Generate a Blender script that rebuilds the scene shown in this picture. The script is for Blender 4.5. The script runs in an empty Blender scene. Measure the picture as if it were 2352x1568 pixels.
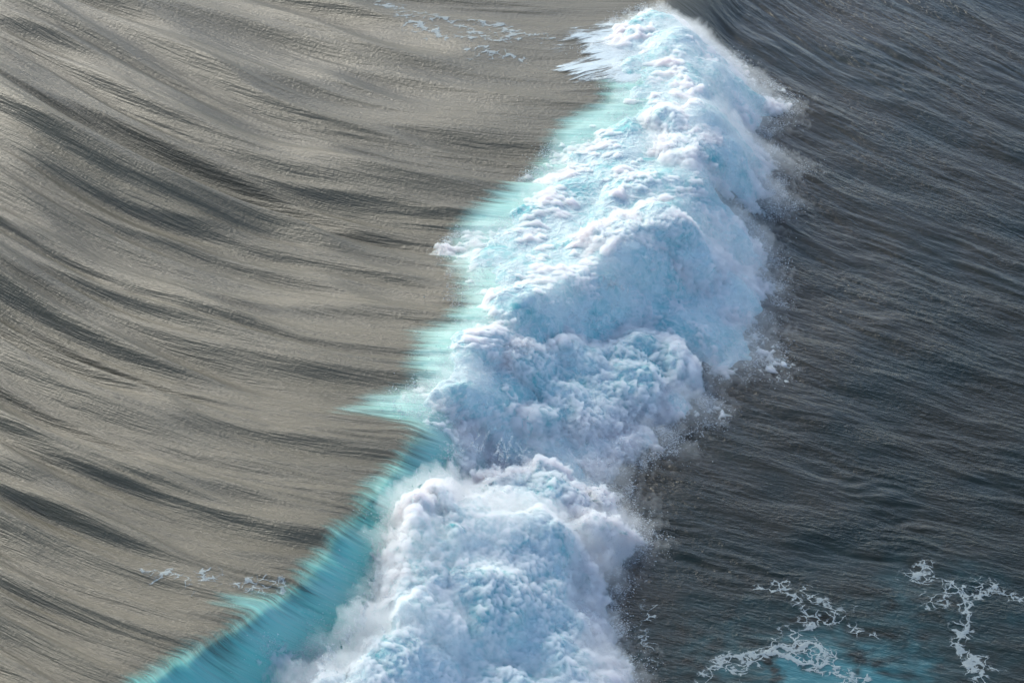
import bpy, math
import numpy as np

# ------------------------------------------------------------------ camera, sky, sun, exposure
sc = bpy.context.scene
PITCH = math.radians(35.0)
DIST = 130.0
SPAN = 50.0                       # metres across the frame at the aim point
PW, PH = 2352.0, 1568.0           # working pixel size of the photograph
FPX = PW * DIST / SPAN
CAM = np.array([0.0, -DIST * math.cos(PITCH), DIST * math.sin(PITCH)])
cd = bpy.data.cameras.new("camera")
cam = bpy.data.objects.new("camera", cd)
sc.collection.objects.link(cam)
cam.location = CAM
cam.rotation_euler = (math.pi / 2 - PITCH, 0, 0)
cd.sensor_width = 36.0
cd.lens = 36.0 * DIST / SPAN
cd.clip_start = 1.0
cd.clip_end = 20000.0
sc.camera = cam

SUN_EL = math.radians(28.0)
SUN_AZ = math.radians(-35.0)      # from +Y (away from the camera) towards -X (left)
world = bpy.data.worlds.new("World")
sc.world = world
world.use_nodes = True
wn = world.node_tree
sky = wn.nodes.new("ShaderNodeTexSky")
sky.sky_type = 'NISHITA'
sky.sun_disc = False
sky.sun_elevation = SUN_EL
sky.sun_rotation = SUN_AZ
sky.dust_density = 1.5
sky.air_density = 0.8
sky.ozone_density = 1.2
bg = wn.nodes["Background"]
bg.inputs[1].default_value = 0.15
wn.links.new(sky.outputs[0], bg.inputs[0])

sd = bpy.data.lights.new("sun", 'SUN')
sun = bpy.data.objects.new("sun", sd)
sc.collection.objects.link(sun)
sd.energy = 1.5
sd.angle = math.radians(30.0)
sd.color = (0.98, 0.95, 0.80)
from mathutils import Vector
to_sun = Vector((math.sin(SUN_AZ) * math.cos(SUN_EL), math.cos(SUN_AZ) * math.cos(SUN_EL), math.sin(SUN_EL)))
sun.rotation_euler = to_sun.to_track_quat('Z', 'Y').to_euler()

sc.view_settings.view_transform = 'Standard'
sc.view_settings.look = 'None'
sc.view_settings.exposure = 0.82
sc.view_settings.gamma = 1.0
sc.view_settings.use_curve_mapping = False
sc.render.engine = 'CYCLES'
sc.cycles.use_denoising = True
sc.cycles.max_bounces = 12
sc.cycles.volume_bounces = 10
sc.cycles.diffuse_bounces = 3
sc.cycles.transparent_max_bounces = 40

rng = np.random.default_rng(7)

# ------------------------------------------------------------------ small maths
def at(px, py, z=0.0):
    px = np.asarray(px, float); py = np.asarray(py, float)
    a = (px - PW / 2) / FPX; b = (PH / 2 - py) / FPX
    dx = a; dy = math.cos(PITCH) + b * math.sin(PITCH); dz = -math.sin(PITCH) + b * math.cos(PITCH)
    t = (z - CAM[2]) / dz
    return CAM[0] + dx * t, CAM[1] + dy * t

def proj(x, y, z=0.0):
    vy = y - CAM[1]; vz = z - CAM[2]
    dep = np.maximum(vy * math.cos(PITCH) - vz * math.sin(PITCH), 20.0)
    up = vy * math.sin(PITCH) + vz * math.cos(PITCH)
    return PW / 2 + FPX * x / dep, PH / 2 - FPX * up / dep

def sstep(a, b, x):
    t = np.clip((x - a) / (b - a), 0, 1)
    return t * t * (3 - 2 * t)

_p = np.random.default_rng(3).permutation(256)
PERM = np.concatenate([_p, _p, _p]).astype(np.int32)
_a = np.random.default_rng(5).uniform(0, 2 * np.pi, 256)
G2X, G2Y = np.cos(_a).astype(np.float32), np.sin(_a).astype(np.float32)
_g = np.random.default_rng(6).normal(size=(256, 3)); _g /= np.linalg.norm(_g, axis=1)[:, None]
G3 = _g.astype(np.float32)

def n2(x, y, seed=0):
    x = np.asarray(x, np.float32) + seed * 17.31; y = np.asarray(y, np.float32) - seed * 9.17
    xi = np.floor(x); yi = np.floor(y)
    fx = x - xi; fy = y - yi
    xi = xi.astype(np.int32) & 255; yi = yi.astype(np.int32) & 255
    x1 = (xi + 1) & 255; y1 = (yi + 1) & 255
    u = fx * fx * fx * (fx * (fx * 6 - 15) + 10); v = fy * fy * fy * (fy * (fy * 6 - 15) + 10)
    a = PERM[xi]; b = PERM[x1]
    h = PERM[a + yi]; n00 = G2X[h] * fx + G2Y[h] * fy
    h = PERM[b + yi]; n10 = G2X[h] * (fx - 1) + G2Y[h] * fy
    h = PERM[a + y1]; n01 = G2X[h] * fx + G2Y[h] * (fy - 1)
    h = PERM[b + y1]; n11 = G2X[h] * (fx - 1) + G2Y[h] * (fy - 1)
    r0 = n00 + u * (n10 - n00); r1 = n01 + u * (n11 - n01)
    return (r0 + v * (r1 - r0)) * 1.6

def n3(x, y, z, seed=0):
    x = np.asarray(x, np.float32) + seed * 13.7; y = np.asarray(y, np.float32) + seed * 5.3; z = np.asarray(z, np.float32)
    xi = np.floor(x); yi = np.floor(y); zi = np.floor(z)
    fx = x - xi; fy = y - yi; fz = z - zi
    xi = xi.astype(np.int32) & 255; yi = yi.astype(np.int32) & 255; zi = zi.astype(np.int32) & 255
    u = fx * fx * (3 - 2 * fx); v = fy * fy * (3 - 2 * fy); w = fz * fz * (3 - 2 * fz)
    out = 0
    for dx in (0, 1):
        px = PERM[(xi + dx) & 255]
        for dy in (0, 1):
            pxy = PERM[px + ((yi + dy) & 255)]
            for dz in (0, 1):
                h = PERM[pxy + ((zi + dz) & 255)]
                g = G3[h]
                d = g[..., 0] * (fx - dx) + g[..., 1] * (fy - dy) + g[..., 2] * (fz - dz)
                out = out + d * (u if dx else 1 - u) * (v if dy else 1 - v) * (w if dz else 1 - w)
    return out * 1.5

def fbm2(x, y, oct=4, seed=0, gain=0.5):
    s = 0; a = 1.0; f = 1.0
    for i in range(oct):
        s = s + a * n2(x * f, y * f, seed + i * 3); a *= gain; f *= 2.03
    return s

# ------------------------------------------------------------------ the wave: crest line and heights
BROW = [(1560, -60, 1.2), (1510, 22, 1.8), (1560, 150, 2.8), (1590, 280, 3.2), (1565, 420, 3.3), (1470, 560, 3.3), (1330, 640, 3.3),
        (1180, 720, 3.3), (1080, 810, 3.3), (985, 940, 3.4), (935, 1040, 3.6), (850, 1150, 3.7), (775, 1240, 3.8),
        (700, 1340, 3.8), (580, 1430, 3.7), (420, 1520, 3.6), (230, 1640, 3.4), (0, 1790, 3.2)]
_bx, _by, _bz = [], [], []
for px, py, z in BROW:
    x, y = at(px, py, z); _bx.append(float(x)); _by.append(float(y)); _bz.append(z)
_by = np.array(_by); o_ = np.argsort(_by)
_by = _by[o_]; _bx = np.array(_bx)[o_]; _bz = np.array(_bz)[o_]
YS = np.arange(-120, 200, 0.5)
_cx = np.interp(YS, _by, _bx); _cz = np.interp(YS, _by, _bz)
_cz = np.where(YS > _by[-1], _bz[-1] * np.exp(-(YS - _by[-1]) / 4.0), _cz)
k_ = np.exp(-np.linspace(-2, 2, 9) ** 2); k_ /= k_.sum()
pad = lambda a: np.convolve(np.pad(a, 4, mode='edge'), k_, 'valid')
_cx, _cz = pad(_cx), pad(_cz)

def crest(y):
    return np.interp(y, YS, _cx), np.interp(y, YS, _cz)

def flow(x, y, fall=26.0):
    """streamlines of the water drawn up the back of the wave: u along, v across, in metres"""
    px, py = proj(x, y, swell(x, y))
    cx, cz = crest(y)
    s = x - cx
    t = sstep(450, 1150, py)
    a = 0.59 - 0.10 * t - 0.10 * sstep(300, 0, py); xm = 1330 - 330 * t
    xx = np.clip(px, -700, xm)
    psi = py - (a * xx - a * xx * np.abs(xx) / (2 * xm))
    sf = np.clip(s + 0.8, 0, 6)
    psi = psi - fall * sf * sf / (sf + 1.0)
    return px / 47.0, psi / 27.0

def swell(x, y):
    """large shape only"""
    cx, H = crest(y)
    s = (x - cx) * 0.93
    back = np.exp(-(np.maximum(-s, 0) / 15.5) ** 1.35)
    t = np.clip(s / 4.2, 0, 1)
    front = 1 - (t * t * (3 - 2 * t))
    brow = np.where(s < 0, back, front)
    trough = -0.35 * np.exp(-((s - 7) / 5.0) ** 2)
    return H * brow + trough

def right_uv(px, py):
    k = 0.64 - 0.42 * np.clip(py / 1300, 0, 1)
    return px / 47.0, (py - k * (px - 1600)) / 27.0

# ridges in the water behind the wave: a point on each, its span in photo x, height
BANDS = [(150, 345, -300, 620, .50, 1), (100, 575, -300, 640, .48, 1), (60, 705, -300, 560, .40, 1), (60, 1010, -300, 560, .42, 1), (160, 1205, -300, 420, .40, 1),
         (330, 1148, 100, 880, .26, 1), (330, 235, 180, 640, .34, 1), (70, 150, -300, 260, .38, 1), (60, 860, -300, 420, .34, 1), (420, 960, 300, 900, .25, 1),
         (520, 820, 330, 900, .24, 1), (560, 560, 380, 1000, .22, 1), (380, 430, 200, 800, .22, 1), (300, 1320, -100, 700, .30, 1)]

def chop(x, y):
    cx, H = crest(y)
    s = x - cx
    u, v = flow(x, y)
    px, py = proj(x, y)
    near = sstep(-19, -2, s)                    # drawn out smooth close to the brow
    # left: long streaks
    wob = 0.8 * n2(u / 13, v / 5, 40)
    A = 0.80 * n2(u / 22, (v + wob) / 4.2, 1) + 0.42 * n2(u / 14 + 7, (v + wob) / 1.8, 2)
    r = 1 - (np.sqrt(n2(u / 15, (v + wob) / 2.9, 3) ** 2 + .012) - .1) * 1.6
    A = A + 0.30 * np.maximum(r, 0) ** 3
    left = A * (1.2 - 0.85 * near)
    for (ax, ay, p0, p1, am, w) in BANDS:
        bx0, by0 = at(ax, ay, swell(*at(ax, ay, 1.0)))
        _, vb = flow(bx0, by0)
        dv = v + 0.35 * wob * .6 + 0.25 * n2(u / 4, v / 2, 14) - vb
        prof = np.exp(-(np.sqrt(dv * dv + 0.09) - 0.3) / (1.05 - 0.65 * np.tanh(dv / 0.35)))
        left = left + am * 1.5 * prof * sstep(p0 - 120, p0 + 120, px) * (1 - sstep(p1 - 250, p1 + 60, px))
    left = left + (0.095 * n2(u / 9, (v + wob * .5) / 0.75, 4) + 0.030 * n2(u / 7.5, v / 0.36, 5)) * (1 - 0.55 * near)
    cr = n2(u / 12.5, (v + wob) / 1.1, 8)
    left = left + 0.085 * np.exp(-(cr / 0.20) ** 2) * sstep(-.2, .5, n2(u / 9, v / 3, 9))
    # right: wind chop running down to the right
    ur, vr = right_uv(px, py)
    w2 = 0.6 * n2(ur / 4, vr / 2.5, 20)
    R = 0.11 * n2(ur / 9, (vr + w2) / 3.2, 21) + 0.055 * n2(ur / 3.2, (vr + w2) / 1.5, 22)
    g = 0.55 + 0.6 * n2(ur / 6, vr / 5, 23)
    g = np.clip(g, 0.15, 1.2)
    R = R + g * (0.060 * n2(ur / 2.4 + w2 * .4, (vr + w2) / 0.62, 24) + 0.024 * n2(ur / 1.0, (vr + w2) / 0.36, 25)
                 + 0.009 * n2(ur / 0.45 + w2, vr / 0.24 + w2, 26))
    right = R * (1 - 0.35 * sstep(1250, 1450, py))
    b = sstep(-1, 4, s)
    h = left * (1 - b) + right * b
    # fade away from the built area
    f = (1 - sstep(34, 60, np.abs(x))) * (1 - sstep(44, 80, y)) * (1 - sstep(34, 60, -y))
    far = 0.35 * n2(x / 9, y / 6, 30) + 0.15 * n2(x / 3.5, y / 2.5, 31)
    return h * f + far * (1 - f) * 0.8

# end-of-wave ridge line near the top of the frame
def ridge_top(x, y):
    x0, y0 = at(1500, 22, 1.5); x1, y1 = at(800, -20, 1.2)
    k = (y1 - y0) / (x1 - x0)
    return k * (x - x0) + y0

def sea_z(x, y, detail=True):
    z = swell(x, y)
    if detail:
        z = z + chop(x, y)
    return z

def on_sea(px, py, extra=0.0):
    px = np.asarray(px, float); py = np.asarray(py, float)
    z = np.zeros_like(px)
    for _ in range(12):
        x, y = at(px, py, z)
        z = z * .4 + (swell(x, y) + extra) * .6
    return np.array(at(px, py, z)).T

# ------------------------------------------------------------------ mesh helpers
def link(name, me, mat, parent=None):
    o = bpy.data.objects.new(name, me)
    sc.collection.objects.link(o)
    if mat: me.materials.append(mat)
    if parent: o.parent = parent
    return o

def grid_mesh(name, X, Y, Z, keep=None, attrs=None):
    ny, nx = X.shape
    idx = np.arange(ny * nx, dtype=np.int32).reshape(ny, nx)
    q = np.stack([idx[:-1, :-1], idx[:-1, 1:], idx[1:, 1:], idx[1:, :-1]], -1).reshape(-1, 4)
    co = np.stack([X, Y, Z], -1).reshape(-1, 3).astype(np.float32)
    if keep is not None:
        kf = keep.reshape(-1)
        m = kf[q].any(axis=1)
        q = q[m]
        used = np.zeros(len(co), bool); used[q.reshape(-1)] = True
        remap = np.cumsum(used) - 1
        q = remap[q].astype(np.int32); co = co[used]
    else:
        used = slice(None)
    me = bpy.data.meshes.new(name)
    me.vertices.add(len(co)); me.vertices.foreach_set('co', co.reshape(-1))
    me.loops.add(q.size); me.loops.foreach_set('vertex_index', q.reshape(-1))
    me.polygons.add(len(q))
    me.polygons.foreach_set('loop_start', np.arange(0, q.size, 4, dtype=np.int32))
    me.polygons.foreach_set('use_smooth', np.ones(len(q), bool))
    for k, a in (attrs or {}).items():
        if a.ndim == 3:
            v3 = np.zeros((a.shape[0] * a.shape[1], 3), np.float32); v3[:, :a.shape[2]] = a.reshape(-1, a.shape[2])
            at_ = me.attributes.new(k, 'FLOAT_VECTOR', 'POINT'); at_.data.foreach_set('vector', v3[used].reshape(-1))
        else:
            at_ = me.attributes.new(k, 'FLOAT', 'POINT'); at_.data.foreach_set('value', a.reshape(-1).astype(np.float32)[used])
    me.update(calc_edges=True)
    return me

def tri_mesh(name, V, F):
    me = bpy.data.meshes.new(name)
    me.vertices.add(len(V)); me.vertices.foreach_set('co', V.astype(np.float32).reshape(-1))
    me.loops.add(F.size); me.loops.foreach_set('vertex_index', F.astype(np.int32).reshape(-1))
    me.polygons.add(len(F)); me.polygons.foreach_set('loop_start', np.arange(0, F.size, 3, dtype=np.int32))
    me.polygons.foreach_set('use_smooth', np.ones(len(F), bool))
    me.update(calc_edges=True)
    return me

class Field:
    """signed distance (positive inside) to a polygon, kept on a coarse world grid"""
    def __init__(self, poly, res=0.2, x0=-32, x1=34, y0=-36, y1=48):
        xs = np.arange(x0, x1, res); ys = np.arange(y0, y1, res)
        self.x0, self.y0, self.res = x0, y0, res
        X, Y = np.meshgrid(xs, ys)
        d = np.full(X.shape, 1e9); ins = np.zeros(X.shape, bool)
        n = len(poly)
        for i in range(n):
            ax, ay = poly[i]; bx, by = poly[(i + 1) % n]
            ex, ey = bx - ax, by - ay; L = ex * ex + ey * ey + 1e-9
            t = np.clip(((X - ax) * ex + (Y - ay) * ey) / L, 0, 1)
            d = np.minimum(d, (X - ax - t * ex) ** 2 + (Y - ay - t * ey) ** 2)
            c = ((ay > Y) != (by > Y)) & (X < (bx - ax) * (Y - ay) / (by - ay + 1e-12) + ax)
            ins ^= c
        self.a = (np.sqrt(d) * np.where(ins, 1, -1)).astype(np.float32)
    def __call__(self, x, y):
        a = self.a
        fx = np.clip((x - self.x0) / self.res, 0, a.shape[1] - 1.001); fy = np.clip((y - self.y0) / self.res, 0, a.shape[0] - 1.001)
        ix = fx.astype(int); iy = fy.astype(int); fx = fx - ix; fy = fy - iy
        return (a[iy, ix] * (1 - fx) + a[iy, ix + 1] * fx) * (1 - fy) + (a[iy + 1, ix] * (1 - fx) + a[iy + 1, ix + 1] * fx) * fy

# ------------------------------------------------------------------ materials
class NT:
    def __init__(self, name):
        self.m = bpy.data.materials.new(name); self.m.use_nodes = True
        self.t = self.m.node_tree; self.t.nodes.clear()
        self.out = self.t.nodes.new('ShaderNodeOutputMaterial')
    def n(self, kind, **kw):
        nd = self.t.nodes.new(kind)
        for k, v in kw.items(): setattr(nd, k, v)
        return nd
    def set(self, sock, v):
        if isinstance(v, bpy.types.NodeSocket): self.t.links.new(v, sock)
        else: sock.default_value = v
    def math(self, op, a, b=0.0, c=None, clamp=False):
        nd = self.n('ShaderNodeMath', operation=op, use_clamp=clamp)
        self.set(nd.inputs[0], a); self.set(nd.inputs[1], b)
        if c is not None: self.set(nd.inputs[2], c)
        return nd.outputs[0]
    def mix(self, f, a, b):
        nd = self.n('ShaderNodeMix', data_type='RGBA')
        self.set(nd.inputs[0], f); self.set(nd.inputs[6], a); self.set(nd.inputs[7], b)
        return nd.outputs[2]
    def attr(self, name, out='Fac'):
        return self.n('ShaderNodeAttribute', attribute_name=name).outputs[out]
    def noise(self, vec, scale, detail=4, rough=0.55, dist=0.0):
        nd = self.n('ShaderNodeTexNoise'); self.set(nd.inputs['Vector'], vec)
        nd.inputs['Scale'].default_value = scale; nd.inputs['Detail'].default_value = detail
        nd.inputs['Roughness'].default_value = rough; nd.inputs['Distortion'].default_value = dist
        return nd.outputs['Fac']
    def vmul(self, vec, s):
        nd = self.n('ShaderNodeVectorMath', operation='MULTIPLY'); self.set(nd.inputs[0], vec); nd.inputs[1].default_value = s
        return nd.outputs[0]
    def ramp(self, f, a, b):
        nd = self.n('ShaderNodeMapRange', interpolation_type='SMOOTHSTEP'); self.set(nd.inputs[0], f)
        nd.inputs[1].default_value = a; nd.inputs[2].default_value = b
        return nd.outputs[0]
    def bump(self, h, strength, dist, normal=None):
        nd = self.n('ShaderNodeBump'); nd.inputs['Strength'].default_value = strength; nd.inputs['Distance'].default_value = dist
        self.set(nd.inputs['Height'], h)
        if normal is not None: self.set(nd.inputs['Normal'], normal)
        return nd.outputs[0]

def sea_material():
    k = NT('sea_water')
    pos = k.n('ShaderNodeTexCoord').outputs['Object']
    fl = k.attr('flow', 'Vector')
    side = k.attr('side')            # 0 behind the wave, 1 in front
    turq = k.attr('aerated')
    p = k.n('ShaderNodeBsdfPrincipled')
    tan_sheen = k.noise(k.vmul(fl, (0.08, 0.35, 1)), 1.0, 3)
    c_left = k.mix(tan_sheen, (0.072, 0.071, 0.052, 1), (0.112, 0.106, 0.076, 1))  # tan sheen of the reflected sky, put into the base colour behind the wave
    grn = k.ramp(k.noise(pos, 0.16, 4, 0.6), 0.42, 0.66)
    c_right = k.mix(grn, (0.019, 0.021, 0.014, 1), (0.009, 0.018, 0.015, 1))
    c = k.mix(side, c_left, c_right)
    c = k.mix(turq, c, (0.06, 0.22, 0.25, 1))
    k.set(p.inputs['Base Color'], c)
    k.set(p.inputs['Roughness'], k.math('MULTIPLY_ADD', side, -0.16, 0.35))
    p.inputs['IOR'].default_value = 1.333
    # relief: fine drawn-out lines behind the wave, wrinkles everywhere
    l1 = k.noise(k.vmul(fl, (0.5, 6.0, 1)), 1.0, 5, 0.62)
    l2 = k.noise(pos, 5.5, 3, 0.55)
    r1 = k.noise(k.vmul(k.attr('wind', 'Vector'), (0.95, 1.45, 1)), 3.2, 3, 0.5, 0.3)
    hl = k.math('ADD', k.math('MULTIPLY', l1, 0.125), k.math('MULTIPLY', l2, 0.036))
    hr = k.math('ADD', k.math('MULTIPLY', k.math('MULTIPLY', r1, 0.058), k.math('ADD', 0.35, k.ramp(k.noise(k.vmul(k.attr('wind', 'Vector'), (0.12, 0.3, 1)), 1.0, 3), 0.35, 0.65))), k.math('MULTIPLY', k.noise(k.vmul(k.attr('wind', 'Vector'), (0.6, 2.2, 1)), 1.0, 4, 0.6, 0.5), 0.07))
    h = k.math('ADD', k.math('MULTIPLY', hl, k.math('SUBTRACT', 1.0, side)), k.math('MULTIPLY', hr, side))
    k.set(p.inputs['Normal'], k.bump(h, 0.9, 1.0))
    k.t.links.new(p.outputs[0], k.out.inputs[0])
    return k.m

def lip_material():
    k = NT('aerated_water')
    fl = k.attr('flow', 'Vector'); dens = k.attr('cover'); milk = k.attr('milk')
    streak = k.noise(k.vmul(fl, (0.22, 5.5, 1)), 1.0, 5, 0.62)
    broad = k.noise(k.vmul(fl, (0.25, 0.55, 1)), 1.0, 3, 0.55)
    m = k.math('ADD', milk, k.math('MULTIPLY', k.math('SUBTRACT', streak, 0.5), 1.5))
    m = k.math('ADD', m, k.math('MULTIPLY', k.math('SUBTRACT', broad, 0.5), 1.1), clamp=True)
    c = k.mix(m, (0.12, 0.58, 0.50, 1), (0.35, 0.61, 0.55, 1))
    p = k.n('ShaderNodeBsdfPrincipled')
    k.set(p.inputs['Base Color'], c)
    p.inputs['Roughness'].default_value = 0.42
    p.inputs['IOR'].default_value = 1.333
    k.set(p.inputs['Normal'], k.bump(k.math('MULTIPLY', streak, 0.10), 0.7, 1.0))
    edge = k.math('ADD', dens, k.math('MULTIPLY', k.math('SUBTRACT', k.noise(k.vmul(fl, (0.30, 3.2, 1)), 1.0, 6, 0.62), 0.5), 1.2))
    a = k.ramp(edge, 0.05, 0.95)
    k.set(p.inputs['Alpha'], a)
    k.t.links.new(p.outputs[0], k.out.inputs[0])
    return k.m

def droplet_material():
    k = NT('droplet')
    d = k.n('ShaderNodeBsdfPrincipled'); d.inputs['Base Color'].default_value = (0.88, 0.92, 0.95, 1); d.inputs['Roughness'].default_value = 0.6
    tr = k.n('ShaderNodeBsdfTranslucent'); tr.inputs['Color'].default_value = (0.8, 0.9, 0.95, 1)
    ms = k.n('ShaderNodeMixShader'); ms.inputs[0].default_value = 0.4
    k.t.links.new(d.outputs[0], ms.inputs[1]); k.t.links.new(tr.outputs[0], ms.inputs[2]); k.t.links.new(ms.outputs[0], k.out.inputs[0])
    return k.m

def lace_material(name, strand=False):
    k = NT(name)
    pos = k.n('ShaderNodeTexCoord').outputs['Object']
    d = k.n('ShaderNodeBsdfPrincipled'); d.inputs['Base Color'].default_value = (0.62, 0.74, 0.77, 1) if strand else (0.46, 0.55, 0.56, 1)
    d.inputs['Roughness'].default_value = 0.75
    dens = k.attr('cover')
    v = k.vmul(k.attr('flow', 'Vector'), (0.6, 2.0, 1)) if strand else k.vmul(pos, (3.0, 3.0, 3.0))
    nz = k.noise(v, 1.0, 8, 0.74, 0.8)
    e = k.math('ADD', dens, k.math('MULTIPLY', k.math('SUBTRACT', nz, 0.5), 2.4))
    if not strand:
        vo = k.n('ShaderNodeTexVoronoi', feature='DISTANCE_TO_EDGE'); vo.inputs['Scale'].default_value = 2.0
        wv = k.n('ShaderNodeTexNoise'); k.set(wv.inputs['Vector'], pos); wv.inputs['Scale'].default_value = 1.6; wv.inputs['Detail'].default_value = 4
        ad = k.n('ShaderNodeVectorMath', operation='MULTIPLY_ADD'); k.set(ad.inputs[0], wv.outputs['Color']); ad.inputs[1].default_value = (.9, .9, 0); k.set(ad.inputs[2], pos)
        k.set(vo.inputs['Vector'], ad.outputs[0])
        net = k.math('SUBTRACT', 1.0, k.ramp(vo.outputs['Distance'], 0.015, 0.11))
        e = k.math('MAXIMUM', e, k.math('MULTIPLY', net, k.math('MULTIPLY', k.ramp(k.math('ADD', dens, k.math('SUBTRACT', nz, 0.5)), -1.1, 0.6), 0.9)))
    k.set(d.inputs['Normal'], k.bump(nz, 0.7, 0.15))
    k.set(d.inputs['Alpha'], k.math('MULTIPLY', k.ramp(e, 0.25, 0.75), 0.92 if strand else 0.60))
    k.t.links.new(d.outputs[0], k.out.inputs[0])
    return k.m

M_SEA, M_LIP, M_DROP, M_LACE = sea_material(), lip_material(), droplet_material(), lace_material('foam_lace')
M_STRAND = lace_material('foam_strand', True)
def mist_material(name, density, col=(0.825, 0.975, 0.968, 1)):
    k = NT(name)
    v = k.n('ShaderNodeVolumeScatter'); v.inputs['Color'].default_value = col
    v.inputs['Density'].default_value = density; v.inputs['Anisotropy'].default_value = 0.2
    k.t.links.new(v.outputs[0], k.out.inputs['Volume'])
    return k.m
def core_material():
    k = NT('aerated_foam')
    pos = k.n('ShaderNodeTexCoord').outputs['Object']
    broad = k.noise(pos, 0.42, 5, 0.6, 0.8); mid = k.noise(pos, 2.6, 6, 0.7, 1.0)
    f = k.math('ADD', k.math('MULTIPLY', broad, 1.9), k.math('MULTIPLY', mid, 1.2))
    f = k.ramp(f, 1.25, 2.05)
    rd = k.n('ShaderNodeTexNoise', noise_type='RIDGED_MULTIFRACTAL'); k.set(rd.inputs['Vector'], pos)
    rd.inputs['Scale'].default_value = 1.9; rd.inputs['Detail'].default_value = 6; rd.inputs['Roughness'].default_value = 0.6; rd.inputs['Distortion'].default_value = 0.5
    rd.inputs['Offset'].default_value = 0.9; rd.inputs['Gain'].default_value = 1.6
    f = k.math('SUBTRACT', f, k.math('MULTIPLY', k.ramp(rd.outputs['Fac'], 0.6, 1.6), 0.45), clamp=True)
    d = k.n('ShaderNodeBsdfDiffuse'); k.set(d.inputs['Normal'], k.bump(k.math('ADD', k.math('MULTIPLY', rd.outputs['Fac'], 0.05), k.math('MULTIPLY', mid, 0.12)), 0.8, 1.0))
    k.set(d.inputs[0], k.mix(f, (0.64, 0.79, 0.79, 1), (0.18, 0.52, 0.54, 1)))
    k.t.links.new(d.outputs[0], k.out.inputs[0])
    return k.m
M_CORE = core_material()
M_MIST = mist_material('froth', 8.0)
M_THIN = mist_material('thin_froth', 13.0)

# ------------------------------------------------------------------ the sea
def axis(a, b, step, far, grow=1.35):
    v = list(np.arange(a, b + 1e-6, step)); s = step
    while v[-1] < far: s *= grow; v.append(v[-1] + s)
    s = step
    while v[0] > -far: s *= grow; v.insert(0, v[0] - s)
    return np.array(v)
xs = axis(-31, 31, 0.075, 6000); ys = axis(-31, 43, 0.095, 6000)
X, Y = np.meshgrid(xs, ys)
Z = sea_z(X, Y)
cxx, _ = crest(Y)
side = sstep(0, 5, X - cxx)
# churned, aerated water showing turquoise below the surface, lower right
tx, ty = on_sea(1890, 1545)
px_, py_ = proj(X, Y)
tq = np.exp(-(((px_ - 1900) / 175) ** 2 + ((py_ - 1570) / 75) ** 2)) * (0.75 + 0.6 * n2(X / 1.6, Y / 1.2, 60))
tq += 0.12 * np.exp(-(((px_ - 1850) / 420) ** 2 + ((py_ - 1500) / 110) ** 2)) + 0.05 * np.exp(-(((px_ - 2150) / 260) ** 2 + ((py_ - 1380) / 130) ** 2)) * (1 + n2(X / 3, Y / 2, 61))
tq = np.clip(tq * (0.9 + 1.1 * fbm2(X / 1.3 + .6 * n2(X / 2, Y / 2, 62), Y / .9, 4, 63)), 0, 0.7)
u, v = flow(X, Y)
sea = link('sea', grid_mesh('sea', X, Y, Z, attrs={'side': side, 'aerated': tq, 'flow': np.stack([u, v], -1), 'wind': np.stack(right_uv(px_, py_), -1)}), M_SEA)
sea['kind'] = 'structure'

# ------------------------------------------------------------------ the breaking wave
wave = bpy.data.objects.new('breaking_wave', None)
sc.collection.objects.link(wave)
wx, wy = crest(0.0)
wave['label'] = 'breaking wave with turquoise lip and white foam between brown and dark water'
wave['category'] = 'wave'

# --- aqua lip
LIP = [(1385, 195), (1385, 240), (1290, 290), (1230, 370), (1160, 450), (1050, 520), (1020, 590), (1050, 640), (1060, 700), (1030, 745), (950, 765), (960, 800),
       (935, 840), (950, 880), (850, 905), (785, 945), (870, 958), (940, 985), (960, 1000), (930, 1040), (845, 1105), (825, 1145), (845, 1170),
       (765, 1230), (705, 1300), (690, 1345), (620, 1375), (500, 1390), (560, 1420), (500, 1480), (420, 1495), (330, 1545), (220, 1620), (0, 1780),
       (700, 1900), (1150, 1700), (1200, 1400), (1250, 1050), (1550, 800), (1650, 500), (1600, 200), (1500, 150)]
LP = Field([tuple(q) for q in on_sea([a for a, b in LIP], [b for a, b in LIP])])
gx = np.arange(-26, 14, 0.085); gy = np.arange(-33, 32, 0.13)
X, Y = np.meshgrid(gx, gy)
d = LP(X, Y)
u, v = flow(X, Y)
base = sea_z(X, Y)
dn = np.clip(d / 2.0 + 0.35, -1, 1.5)
zz = base + 0.03 + 0.05 * sstep(0, 2, d)
px_, py_ = proj(X, Y, zz)
milk = 0.42 + 0.55 * (1 - sstep(900, 1250, py_)) + 0.10 * sstep(1100, 1300, py_) * (1 - sstep(1400, 1540, py_))
milk += 0.12 * n2(u / 4, v / 1.5, 71)
lip = link('lip', grid_mesh('lip', X, Y, zz, keep=(d > -1.6) & (d < 12), attrs={'cover': dn, 'milk': milk, 'flow': np.stack([u, v], -1)}), M_LIP, wave)
lip['label'] = 'smooth streaked turquoise lip pouring over the crest'

# --- whitewater
def billow(x, y, z, freqs, seed=0):
    """cauliflower noise: rounded lobes, sharp creases; returns value and its weight"""
    s = 0
    for i, (L, a, zs) in enumerate(freqs):
        nn = n3(x / L, y / L, z / L * zs, seed + i * 4)
        s = s + a * (np.abs(nn) * 1.9 - 0.45)
    return s

def normals(X, Y, Z):
    dzx = np.gradient(Z, axis=1) / np.gradient(X, axis=1)
    dzy = np.gradient(Z, axis=0) / np.gradient(Y, axis=0)
    n = np.stack([-dzx, -dzy, np.ones_like(Z)], -1)
    return n / np.linalg.norm(n, axis=-1, keepdims=True)

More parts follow.
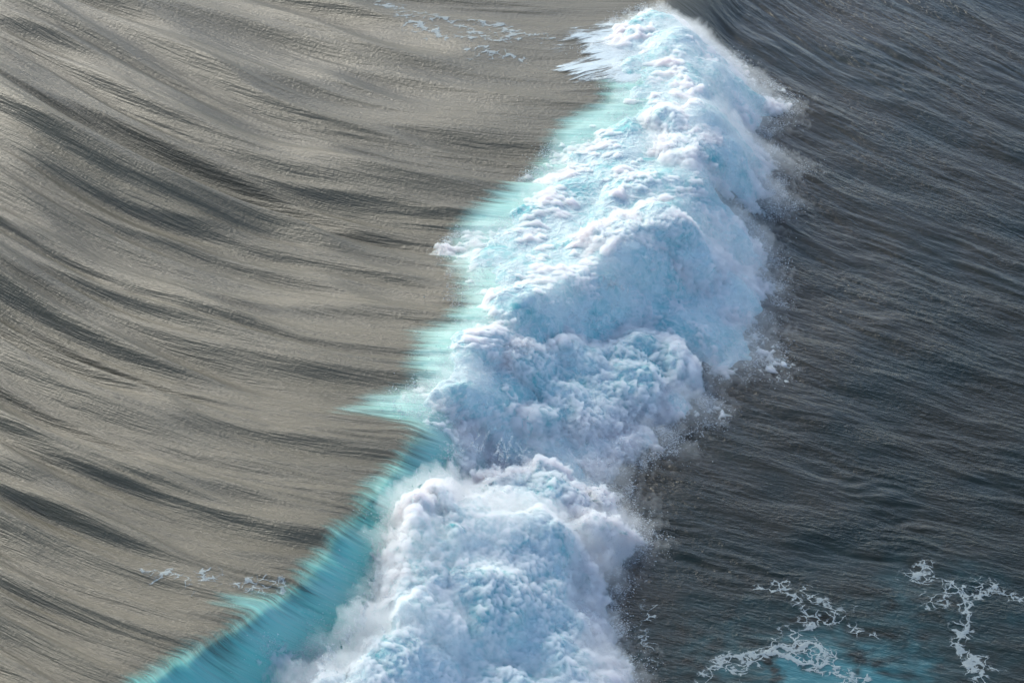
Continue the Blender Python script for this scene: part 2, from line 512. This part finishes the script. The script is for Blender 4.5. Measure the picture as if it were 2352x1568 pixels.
OCT = [(3.6, 0.72, 1), (1.7, 0.26, 1), (0.8, 0.06, 1), (0.4, 0.035, 1), (0.2, 0.03, 1)]
def fine(x, y, z, seed=0):
    """torn, grainy small relief, drawn out along the throw of the water"""
    x, y = (x * .88 - y * .47) / 1.7 + .12 * n2(x / .6, y / .6, seed + 20), (x * .47 + y * .88) + .12 * n2(x / .6, y / .6, seed + 21)
    return (0.22 * n3(x / .55, y / .55, z / .55, seed) + 0.32 * n3(x / .25, y / .25, z / .25, seed + 1)
            + 0.46 * n3(x / .12, y / .14, z / .12, seed + 2)) * (1 + .8 * n2(x / 1.6, y / 1.6, seed + 9))

def edge_noise(x, y, seed):
    return 0.7 * n2(x / 1.9, y / 1.9, seed + 50) + 0.35 * n2(x / .8, y / .8, seed + 51) + 0.2 * n2(x / .35, y / .35, seed + 52)

WHITE = [(1478, 24), (1420, 50), (1380, 95), (1330, 110), (1400, 135), (1370, 165), (1400, 205), (1410, 250), (1340, 300), (1280, 340), (1250, 400), (1190, 460), (1090, 515),
         (1050, 560), (1055, 620), (1070, 690), (1080, 740), (1010, 770), (980, 830), (975, 880), (940, 925), (1010, 960), (1060, 1010),
         (1120, 1080), (1000, 1300), (850, 1500), (760, 1540), (730, 1700), (1400, 1700), (1425, 1530), (1380, 1470), (1350, 1400), (1400, 1330), (1400, 1290), (1478, 1248),
         (1438, 1160), (1410, 1085), (1465, 1040), (1540, 1028), (1530, 988), (1622, 950), (1612, 905), (1630, 858), (1765, 838),
         (1750, 750), (1768, 680), (1764, 600), (1745, 540), (1690, 478), (1800, 466), (1765, 412), (1825, 388), (1720, 310),
         (1805, 242), (1730, 188), (1680, 138), (1620, 90), (1560, 48), (1505, 24)]
WP = Field([tuple(q) for q in on_sea([a for a, b in WHITE], [b for a, b in WHITE], 0.15)])

def z_base(x, y, d):
    """smooth top of the whitewater that covers crest and front"""
    cx, H = crest(y)
    s = x - cx
    body = 0.55 * sstep(0.3, 3.0, d) + 0.75 * np.exp(-((s - 4.5) / 3.0) ** 2) * sstep(0.5, 4, d)
    return swell(x, y) + body

def froth(name, label, zfun, fld, box, amp, seed, mat, gap=0.0, streak=0.0, rx=0.05, ry=0.072, grain=0.50, core=0.07, grow=0.0):
    x0, x1, y0, y1 = box
    X, Y = np.meshgrid(np.arange(x0, x1, rx), np.arange(y0, y1, ry))
    d = fld(X, Y)
    dd = d + edge_noise(X, Y, seed) * 0.65 + 0.15 + grow
    Z0 = zfun(X, Y, dd)
    N = normals(X, Y, Z0)
    wx_ = X + 0.5 * n2(X / 1.7, Y / 1.7, seed + 55); wy_ = Y + 0.5 * n2(X / 1.7, Y / 1.7, seed + 56)
    inn = sstep(-0.2, 1.6, dd)
    b = billow(wx_, wy_, Z0, OCT, seed) * amp * inn
    f = fine(X, Y, Z0, seed + 3) * grain
    if streak:
        u, v = flow(X, Y, 8.0)
        w = 0.4 * n2(u / 2, v / 2, seed + 70)
        st = 0.26 * n2(u / 2.2, (v + w) / .6, seed + 71) + 0.34 * n2(u / 1.2, (v + w) / .27, seed + 72) + 0.34 * n2(u / .55, (v + .3 * w) / .15, seed + 73)
        k = 1 - sstep(-1.0, 4.0, X - crest(Y)[0])
        f = f * (1 - .5 * k) + st * streak * (0.25 + 0.75 * k)
    hole = gap * np.clip(0.35 + fbm2(X / 2.4, Y / 2.6, 3, seed + 80), 0, 1.2)
    rim = -0.25 + 0.33 * sstep(-0.9, 1.3, dd) - 0.05 * streak * (1 - sstep(-3, 1.5, X - crest(Y)[0]))
    Xc, Yc = X[::2, ::2], Y[::2, ::2]
    hc = (b + rim - core - 0.25 * (1 - sstep(0.9, 2.2, dd)))[::2, ::2]
    Nc = N[::2, ::2]
    core_me = grid_mesh('foam_core', Xc + Nc[..., 0] * hc, Yc + Nc[..., 1] * hc, Z0[::2, ::2] + Nc[..., 2] * hc, keep=dd[::2, ::2] > 0.9)
    h = b + f + rim - hole
    o = link(name, grid_mesh(name, X + N[..., 0] * h, Y + N[..., 1] * h, Z0 + N[..., 2] * h - 0.6 * sstep(-0.5, -1.2, dd), keep=dd > -1.2), mat, wave)
    if core < 5: link('foam_core', core_me, M_CORE, o)
    return o, dd

cf, _ = froth('crest_foam', '', z_base, WP, (-10, 17, -31, 42), 0.55, 0, M_THIN, gap=0.40, streak=0.55, grow=0.5)
cf['label'] = 'churning white foam covering the crest and the front of the wave'

# veil of foam strands left of the top
TOPW = [(1500, 20), (1400, 45), (1330, 60), (1270, 85), (1250, 110), (1290, 130), (1230, 160), (1180, 185), (1290, 205), (1370, 212), (1430, 230), (1500, 230), (1560, 120)]
TP = Field([tuple(q) for q in on_sea([a for a, b in TOPW], [b for a, b in TOPW], 0.05)])
X, Y = np.meshgrid(np.arange(-2, 13, .06), np.arange(18, 42, .09))
d = TP(X, Y) + 0.6 * n2(X / 1.5, Y / 1.5, 120)
fs = link('foam_strands', grid_mesh('foam_strands', X, Y, sea_z(X, Y) + 0.03 + 0.05 * sstep(0, 2, d), keep=d > -0.8,
          attrs={'cover': np.clip(d / 3.2 + 0.02 + 0.35 * n2(X / 2.5, Y / 1.6, 121), -1, 1.2), 'flow': np.stack([X * 1.0, (Y - 0.25 * X) * 1.0], -1)}), M_STRAND, wave)
fs['label'] = 'loose strands of foam trailing left from the far end of the crest'

def plume(outline, H, seed, label, wr=3.0, drop=0.55, amp=1.0, s0=3.0, s1=13.0):
    """outline: the visible foot in photo pixels; H: height above the water under it"""
    pts = on_sea([a for a, b in outline], [b for a, b in outline], 0.1)
    F = Field([tuple(q) for q in pts])
    x0, y0 = pts.min(0) - 1.5; x1, y1 = pts.max(0) + 1.5
    def zf(x, y, d):
        t = np.clip(d / wr, 0, 1)
        dome = 1 - (1 - t) ** 2.4
        fall = 1 - drop * sstep(s0, s1, x - crest(y)[0])
        return swell(x, y) - 0.1 + H * dome * fall
    froth('foam_plume', label, zf, F, (x0, x1, max(y0, -33), y1), amp, seed, M_MIST)[0]['label'] = label
    return F, zf

P1 = [(1040, 1150), (950, 1155), (900, 1200), (868, 1255), (866, 1330), (840, 1420), (790, 1485), (700, 1568), (620, 1650), (540, 1780), (1200, 1900), (1500, 1750), (1460, 1600), (1440, 1530), (1410, 1460), (1400, 1390),
      (1400, 1310), (1475, 1245), (1430, 1200), (1300, 1225), (1150, 1235)]
P8 = [(1070, 940), (1160, 950), (1220, 1040), (1180, 1110), (1080, 1120), (1035, 1090), (1050, 1010)]
P2 = [(1045, 1085), (1060, 1120), (1150, 1092), (1240, 1090), (1330, 1130), (1400, 1150), (1430, 1200), (1300, 1300), (1050, 1250)]
P3 = [(1120, 810), (1150, 790), (1220, 775), (1330, 740), (1430, 735), (1520, 780), (1600, 830), (1620, 900), (1540, 970), (1440, 1030), (1330, 1080), (1200, 1090), (1150, 1010), (1160, 940), (1110, 870)]
P4 = [(1290, 560), (1400, 505), (1520, 490), (1640, 540), (1710, 640), (1690, 740), (1560, 730), (1430, 650), (1330, 610)]
P7 = [(1180, 1000), (1330, 990), (1470, 980), (1540, 1000), (1470, 1045), (1410, 1110), (1300, 1130), (1150, 1115), (1110, 1060)]
P5 = [(615, 1500), (660, 1490), (760, 1530), (800, 1580), (700, 1620), (600, 1570)]
P6 = [(1430, 290), (1500, 240), (1600, 260), (1700, 250), (1700, 330), (1690, 430), (1600, 440), (1500, 400)]
plumes = [plume(P1, 4.6, 11, 'tallest rounded burst of whitewater at the bottom', 4.0, 0.6),
          plume(P2, 2.7, 12, 'jagged splash of whitewater right behind the tallest burst', 2.4, 0.5, .8),
          plume(P3, 2.4, 13, 'broad rounded burst of whitewater halfway down the wave', 3.2, 0.5),
          plume(P4, 1.3, 14, 'low rounded swelling of foam above the middle of the wave', 2.6, 0.4, .8),
          plume(P8, 0.8, 18, 'foam at the inner edge of the lip just above the tallest burst', 1.5, 0.2, .8),
          plume(P7, 1.1, 17, 'foam filling the dip between the two large bursts', 1.6, 0.3, .8),
          plume(P5, 0.8, 15, 'small separate puff of foam on the turquoise lip at the bottom left', 1.2, 0.0, .7),
          plume(P6, 0.9, 16, 'low swelling of foam near the far end of the crest', 2.2, 0.4, .8)]

# thin airborne spray hanging over the froth, its rim and the tallest burst
M_AIR = mist_material('spray_mist', 0.38, (0.92, 0.985, 0.985, 1))
ms_, _ = froth('spray_mist', '', lambda x, y, d: swell(x, y) + 0.15 - 0.35 * (1 - sstep(-3, 2, x - crest(y)[0])) + 0.75 * sstep(-0.5, 2.5, d) + 0.8 * np.exp(-((x - crest(y)[0] - 4.5) / 3.0) ** 2) * sstep(0.5, 4, d), WP, (-11, 18, -31, 42), 0.5, 40, M_AIR,
               grain=0.9, core=9, grow=1.0, rx=0.1, ry=0.14)
ms_['label'] = 'faint airborne spray over the foam and along its right edge'; ms_['kind'] = 'stuff'
F1, z1 = plumes[0]
ms_, _ = froth('spray_mist', '', lambda x, y, d: z1(x, y, d) + 0.25, F1, (-22, 16, -33, 12), 1.0, 41, mist_material('burst_mist', 0.4, (0.92, 0.985, 0.985, 1)), grain=0.9, core=9, grow=0.5, rx=0.1, ry=0.14)
ms_['label'] = 'spray hanging round the tallest burst'; ms_['kind'] = 'stuff'

# --- spray: droplets thrown off the foam
def droplets(name, P, R, stretch=None):
    n = len(P)
    T = np.array([[1, 1, 1], [1, -1, -1], [-1, 1, -1], [-1, -1, 1]], float) / 1.3
    F0 = np.array([[0, 1, 2], [0, 3, 1], [0, 2, 3], [1, 3, 2]])
    q = rng.normal(size=(n, 4)); q /= np.linalg.norm(q, axis=1)[:, None]
    w, x, y, z = q.T
    Rm = np.stack([np.stack([1 - 2 * (y * y + z * z), 2 * (x * y - w * z), 2 * (x * z + w * y)], -1),
                   np.stack([2 * (x * y + w * z), 1 - 2 * (x * x + z * z), 2 * (y * z - w * x)], -1),
                   np.stack([2 * (x * z - w * y), 2 * (y * z + w * x), 1 - 2 * (x * x + y * y)], -1)], 1)
    V = np.einsum('nij,kj->nki', Rm, T) * R[:, None, None]
    if stretch is not None:
        L = np.einsum('nki,ni->nk', V, stretch)
        V = V + L[..., None] * stretch[:, None, :] * 1.6
    V = V + P[:, None, :]
    F = F0[None] + (np.arange(n) * 4)[:, None, None]
    return tri_mesh(name, V.reshape(-1, 3), F.reshape(-1, 3))

Ps, Rs, Ss = [], [], []
def scatter(fld, zf, n, x0, x1, y0, y1, din, dout, hgt, clump=1.4, rmin=.007, rmax=.020, seed=0):
    x = rng.uniform(x0, x1, n); y = rng.uniform(y0, y1, n)
    d = fld(x, y)
    dd = d + edge_noise(x, y, seed) * 0.65 + (0.65 if seed == 0 else 0.15)
    c = 0.5 + clump * n2(x / 1.1, y / 1.1, 90) + 0.6 * n2(x / .3, y / .3, 91)
    w = np.where(dd > 0, np.exp(-dd / din), np.exp(dd / dout)) * np.clip(c, 0.03, 1)
    m = (rng.uniform(size=n) < w) & (dd > -1.3)
    x, y, dd = x[m], y[m], dd[m]
    z = np.maximum(zf(x, y, np.maximum(dd, 0.05)), swell(x, y)) + rng.exponential(hgt, len(x)) * (0.3 + 0.7 * rng.uniform(size=len(x)))
    Ps.append(np.stack([x, y, z], -1)); Rs.append(rmin + (rmax - rmin) * rng.uniform(size=len(x)) ** 3)
    st = rng.normal(size=(len(x), 3)) * 0.3 + np.array([0.8, -0.3, 0.1]); Ss.append(st / np.linalg.norm(st, axis=1)[:, None])
scatter(WP, z_base, 1100000, -10, 18, -31, 42, 1.8, 0.20, 0.12)
for i, (F, zf) in enumerate(plumes):
    a = F.a; iy, ix = np.where(a > -1)
    x0, x1 = F.x0 + ix.min() * F.res, F.x0 + ix.max() * F.res; y0, y1 = F.y0 + iy.min() * F.res, F.y0 + iy.max() * F.res
    area = (x1 - x0) * (y1 - y0)
    scatter(F, zf, int(area * 420), x0, x1, max(y0, -33), y1, 1.6, 0.25, 0.22, seed=11 + i)
# thin jets thrown up along the crown of the splash and the rims of the bursts
def jets(line, n, zb, hmax, seed):
    g = np.random.default_rng(seed)
    for _ in range(n):
        i = g.uniform(0, len(line) - 1); a = int(i); t = i - a
        px = line[a][0] * (1 - t) + line[a + 1][0] * t + g.normal() * 8; py = line[a][1] * (1 - t) + line[a + 1][1] * t + g.normal() * 6
        x, y = at(px, py, zb); h = hmax * g.uniform(.2, 1) ** 1.5
        dx, dy = g.normal() * .35 - .1, g.normal() * .3
        m = int(18 * h / 0.4) + 6
        q = np.sort(g.uniform(0, 1, m)) ** .8
        w = 0.03 * g.normal(size=(3, m))
        Ps.append(np.stack([x + dx * q * h * 1.4 + w[0], y + dy * q * h + w[1], zb - .1 + h * q * (1.35 - .35 * q) + w[2]], -1))
        Rs.append(0.022 * (1 - 0.6 * q) * g.uniform(.6, 1.1, m))
        st = np.stack([dx + 0 * q, dy + 0 * q, 1 - q], -1); Ss.append(st / np.linalg.norm(st, axis=1)[:, None])
jets([(1035, 1060), (1080, 1035), (1130, 1040), (1180, 1050), (1225, 1045)], 34, 2.7, 1.0, 1)
jets([(1010, 1110), (950, 1150), (900, 1195), (868, 1260), (865, 1330), (840, 1410), (790, 1470), (740, 1530)], 150, 3.0, 0.6, 2)
jets([(1110, 800), (1200, 715), (1300, 680), (1400, 640), (1460, 680)], 50, 3.2, 0.5, 3)
P = np.concatenate(Ps); R = np.concatenate(Rs); S = np.concatenate(Ss)
print('droplets', len(P))
if len(P) > 260000:
    k = rng.choice(len(P), 260000, replace=False); P, R, S = P[k], R[k], S[k]
sp = link('spray', droplets('spray', P, R, S), M_DROP, wave)
sp['kind'] = 'stuff'
sp['label'] = 'fine white droplets thrown off the foam'

# ------------------------------------------------------------------ foam lying on the water: separate patches
def lace(name, lines, label, category, group=None, grain=0.45, res=0.05, lift=0.02):
    """lines: [[(px, py, half width m), ...], ...]"""
    segs = []
    for ln in lines:
        P = on_sea([a[0] for a in ln], [a[1] for a in ln]); w = [a[2] for a in ln]
        for i in range(len(P) - 1): segs.append((P[i], P[i + 1], w[i], w[i + 1]))
    A = np.array([s[0] for s in segs] + [s[1] for s in segs])
    x0, y0 = A.min(0) - 1.2; x1, y1 = A.max(0) + 1.2
    X, Y = np.meshgrid(np.arange(x0, x1, res), np.arange(y0, y1, res * 1.4))
    wx_ = X + 0.45 * n2(X / 1.1, Y / 1.1, 100) + 0.16 * n2(X / .35, Y / .35, 101)
    wy_ = Y + 0.6 * n2(X / 1.1, Y / 1.1, 102) + 0.20 * n2(X / .35, Y / .35, 103)
    f = np.full(X.shape, -9.0)
    for a, b, wa, wb in segs:
        ex, ey = b - a; L = ex * ex + ey * ey + 1e-9
        t = np.clip(((wx_ - a[0]) * ex + (wy_ - a[1]) * ey) / L, 0, 1)
        dd = np.hypot(wx_ - a[0] - t * ex, (wy_ - a[1] - t * ey))
        f = np.maximum(f, (wa + t * (wb - wa)) * 0.70 - dd)
    dens = 0.30 + np.where(f > 0, f / 0.25, f / 0.55) + grain * n2(X / .5, Y / .5, 104)
    keep = dens > -1.2
    me = grid_mesh(name, X, Y, sea_z(X, Y) + lift + 0.02 * np.clip(dens, 0, 1), keep, {'cover': np.clip(dens, -1.3, 1.3)})
    o = link(name, me, M_LACE)
    o['label'] = label; o['category'] = category
    if group: o['group'] = group
    return o

GL = 'patches of foam floating on the dark water'
lace('foam_patch', [[(1600, 1565, .05), (1640, 1530, .2), (1700, 1505, .22), (1760, 1512, .2), (1800, 1480, .3), (1850, 1478, .35), (1890, 1500, .25)],
                    [(1780, 1500, .3), (1830, 1515, .3), (1900, 1515, .22), (1950, 1540, .12)], [(1700, 1510, .1), (1690, 1550, .06)],
                    [(1880, 1535, .06), (1950, 1560, .14), (1990, 1580, .14)], [(1920, 1525, .04), (1980, 1560, .12)]],
     'thick swirled white foam floating on the turquoise water at the bottom edge', 'foam', GL)
lace('foam_patch', [[(2200, 1350, .05), (2290, 1362, .22), (2352, 1365, .12), (2400, 1380, .1)], [(2225, 1360, .12), (2220, 1400, .16), (2205, 1440, .18), (2200, 1470, .22), (2230, 1520, .2), (2250, 1535, .3), (2290, 1540, .05)],
                    [(2240, 1540, .08), (2250, 1580, .05)]],
     'long branching white foam streak running down to the right edge', 'foam', GL)
lace('foam_patch', [[(2075, 1318, .04), (2110, 1320, .22), (2122, 1300, .12)], [(2110, 1320, .12), (2150, 1345, .05), (2195, 1360, .08)], [(2130, 1385, .08), (2190, 1365, .05), (2215, 1345, .06)]],
     'small star shaped foam patch above the long branching streak', 'foam', GL)
lace('foam_patch', [[(1730, 1355, .05), (1780, 1352, .14), (1800, 1345, .05)], [(1790, 1350, .05), (1830, 1370, .1), (1850, 1400, .08), (1850, 1440, .08), (1820, 1455, .05), (1840, 1465, .04)]],
     'thin hooked foam line in the dark water above the swirled foam', 'foam', GL)
lace('foam_patch', [[(1850, 1360, .03), (1900, 1395, .1), (1920, 1403, .2), (1960, 1430, .07), (2000, 1460, .04)], [(1918, 1405, .12), (1900, 1440, .04)]],
     'thin diagonal foam line with a knot in its middle', 'foam', GL)
lace('foam_patch', [[(1490, 1400, .03), (1478, 1440, .07), (1480, 1480, .06), (1500, 1505, .03)]],
     'thin curved foam line at the left rim of the smooth boil', 'foam', GL)
GU = 'streaks of foam on the brown water behind the wave'
lace('foam_streak', [[(870, 15, .04), (930, 45, .1), (960, 72, .22), (1000, 88, .25), (1050, 100, .14), (1180, 105, .05)], [(880, 10, .05), (1010, 50, .14), (1100, 90, .05)]],
     'longest broken foam streak on the brown water at the top', 'foam', GU, grain=.9)
lace('foam_streak', [[(1100, 60, .2), (1150, 75, .25), (1180, 92, .25), (1260, 100, .1)], [(1120, 90, .08), (1200, 95, .1)]],
     'knotted foam streak between the long streak and the wave', 'foam', GU, grain=.9)
lace('foam_streak', [[(1070, 128, .08), (1110, 138, .12), (1200, 148, .05)]],
     'short thin foam streak below the knotted one', 'foam', GU, grain=.8)
lace('foam_streak', [[(345, 1328, .04), (400, 1334, .1), (460, 1338, .08), (540, 1346, .06), (600, 1345, .07), (650, 1358, .05)]],
     'thin foam line on the brown water at the lower left, ending at the turquoise lip', 'foam', GU, grain=.8)
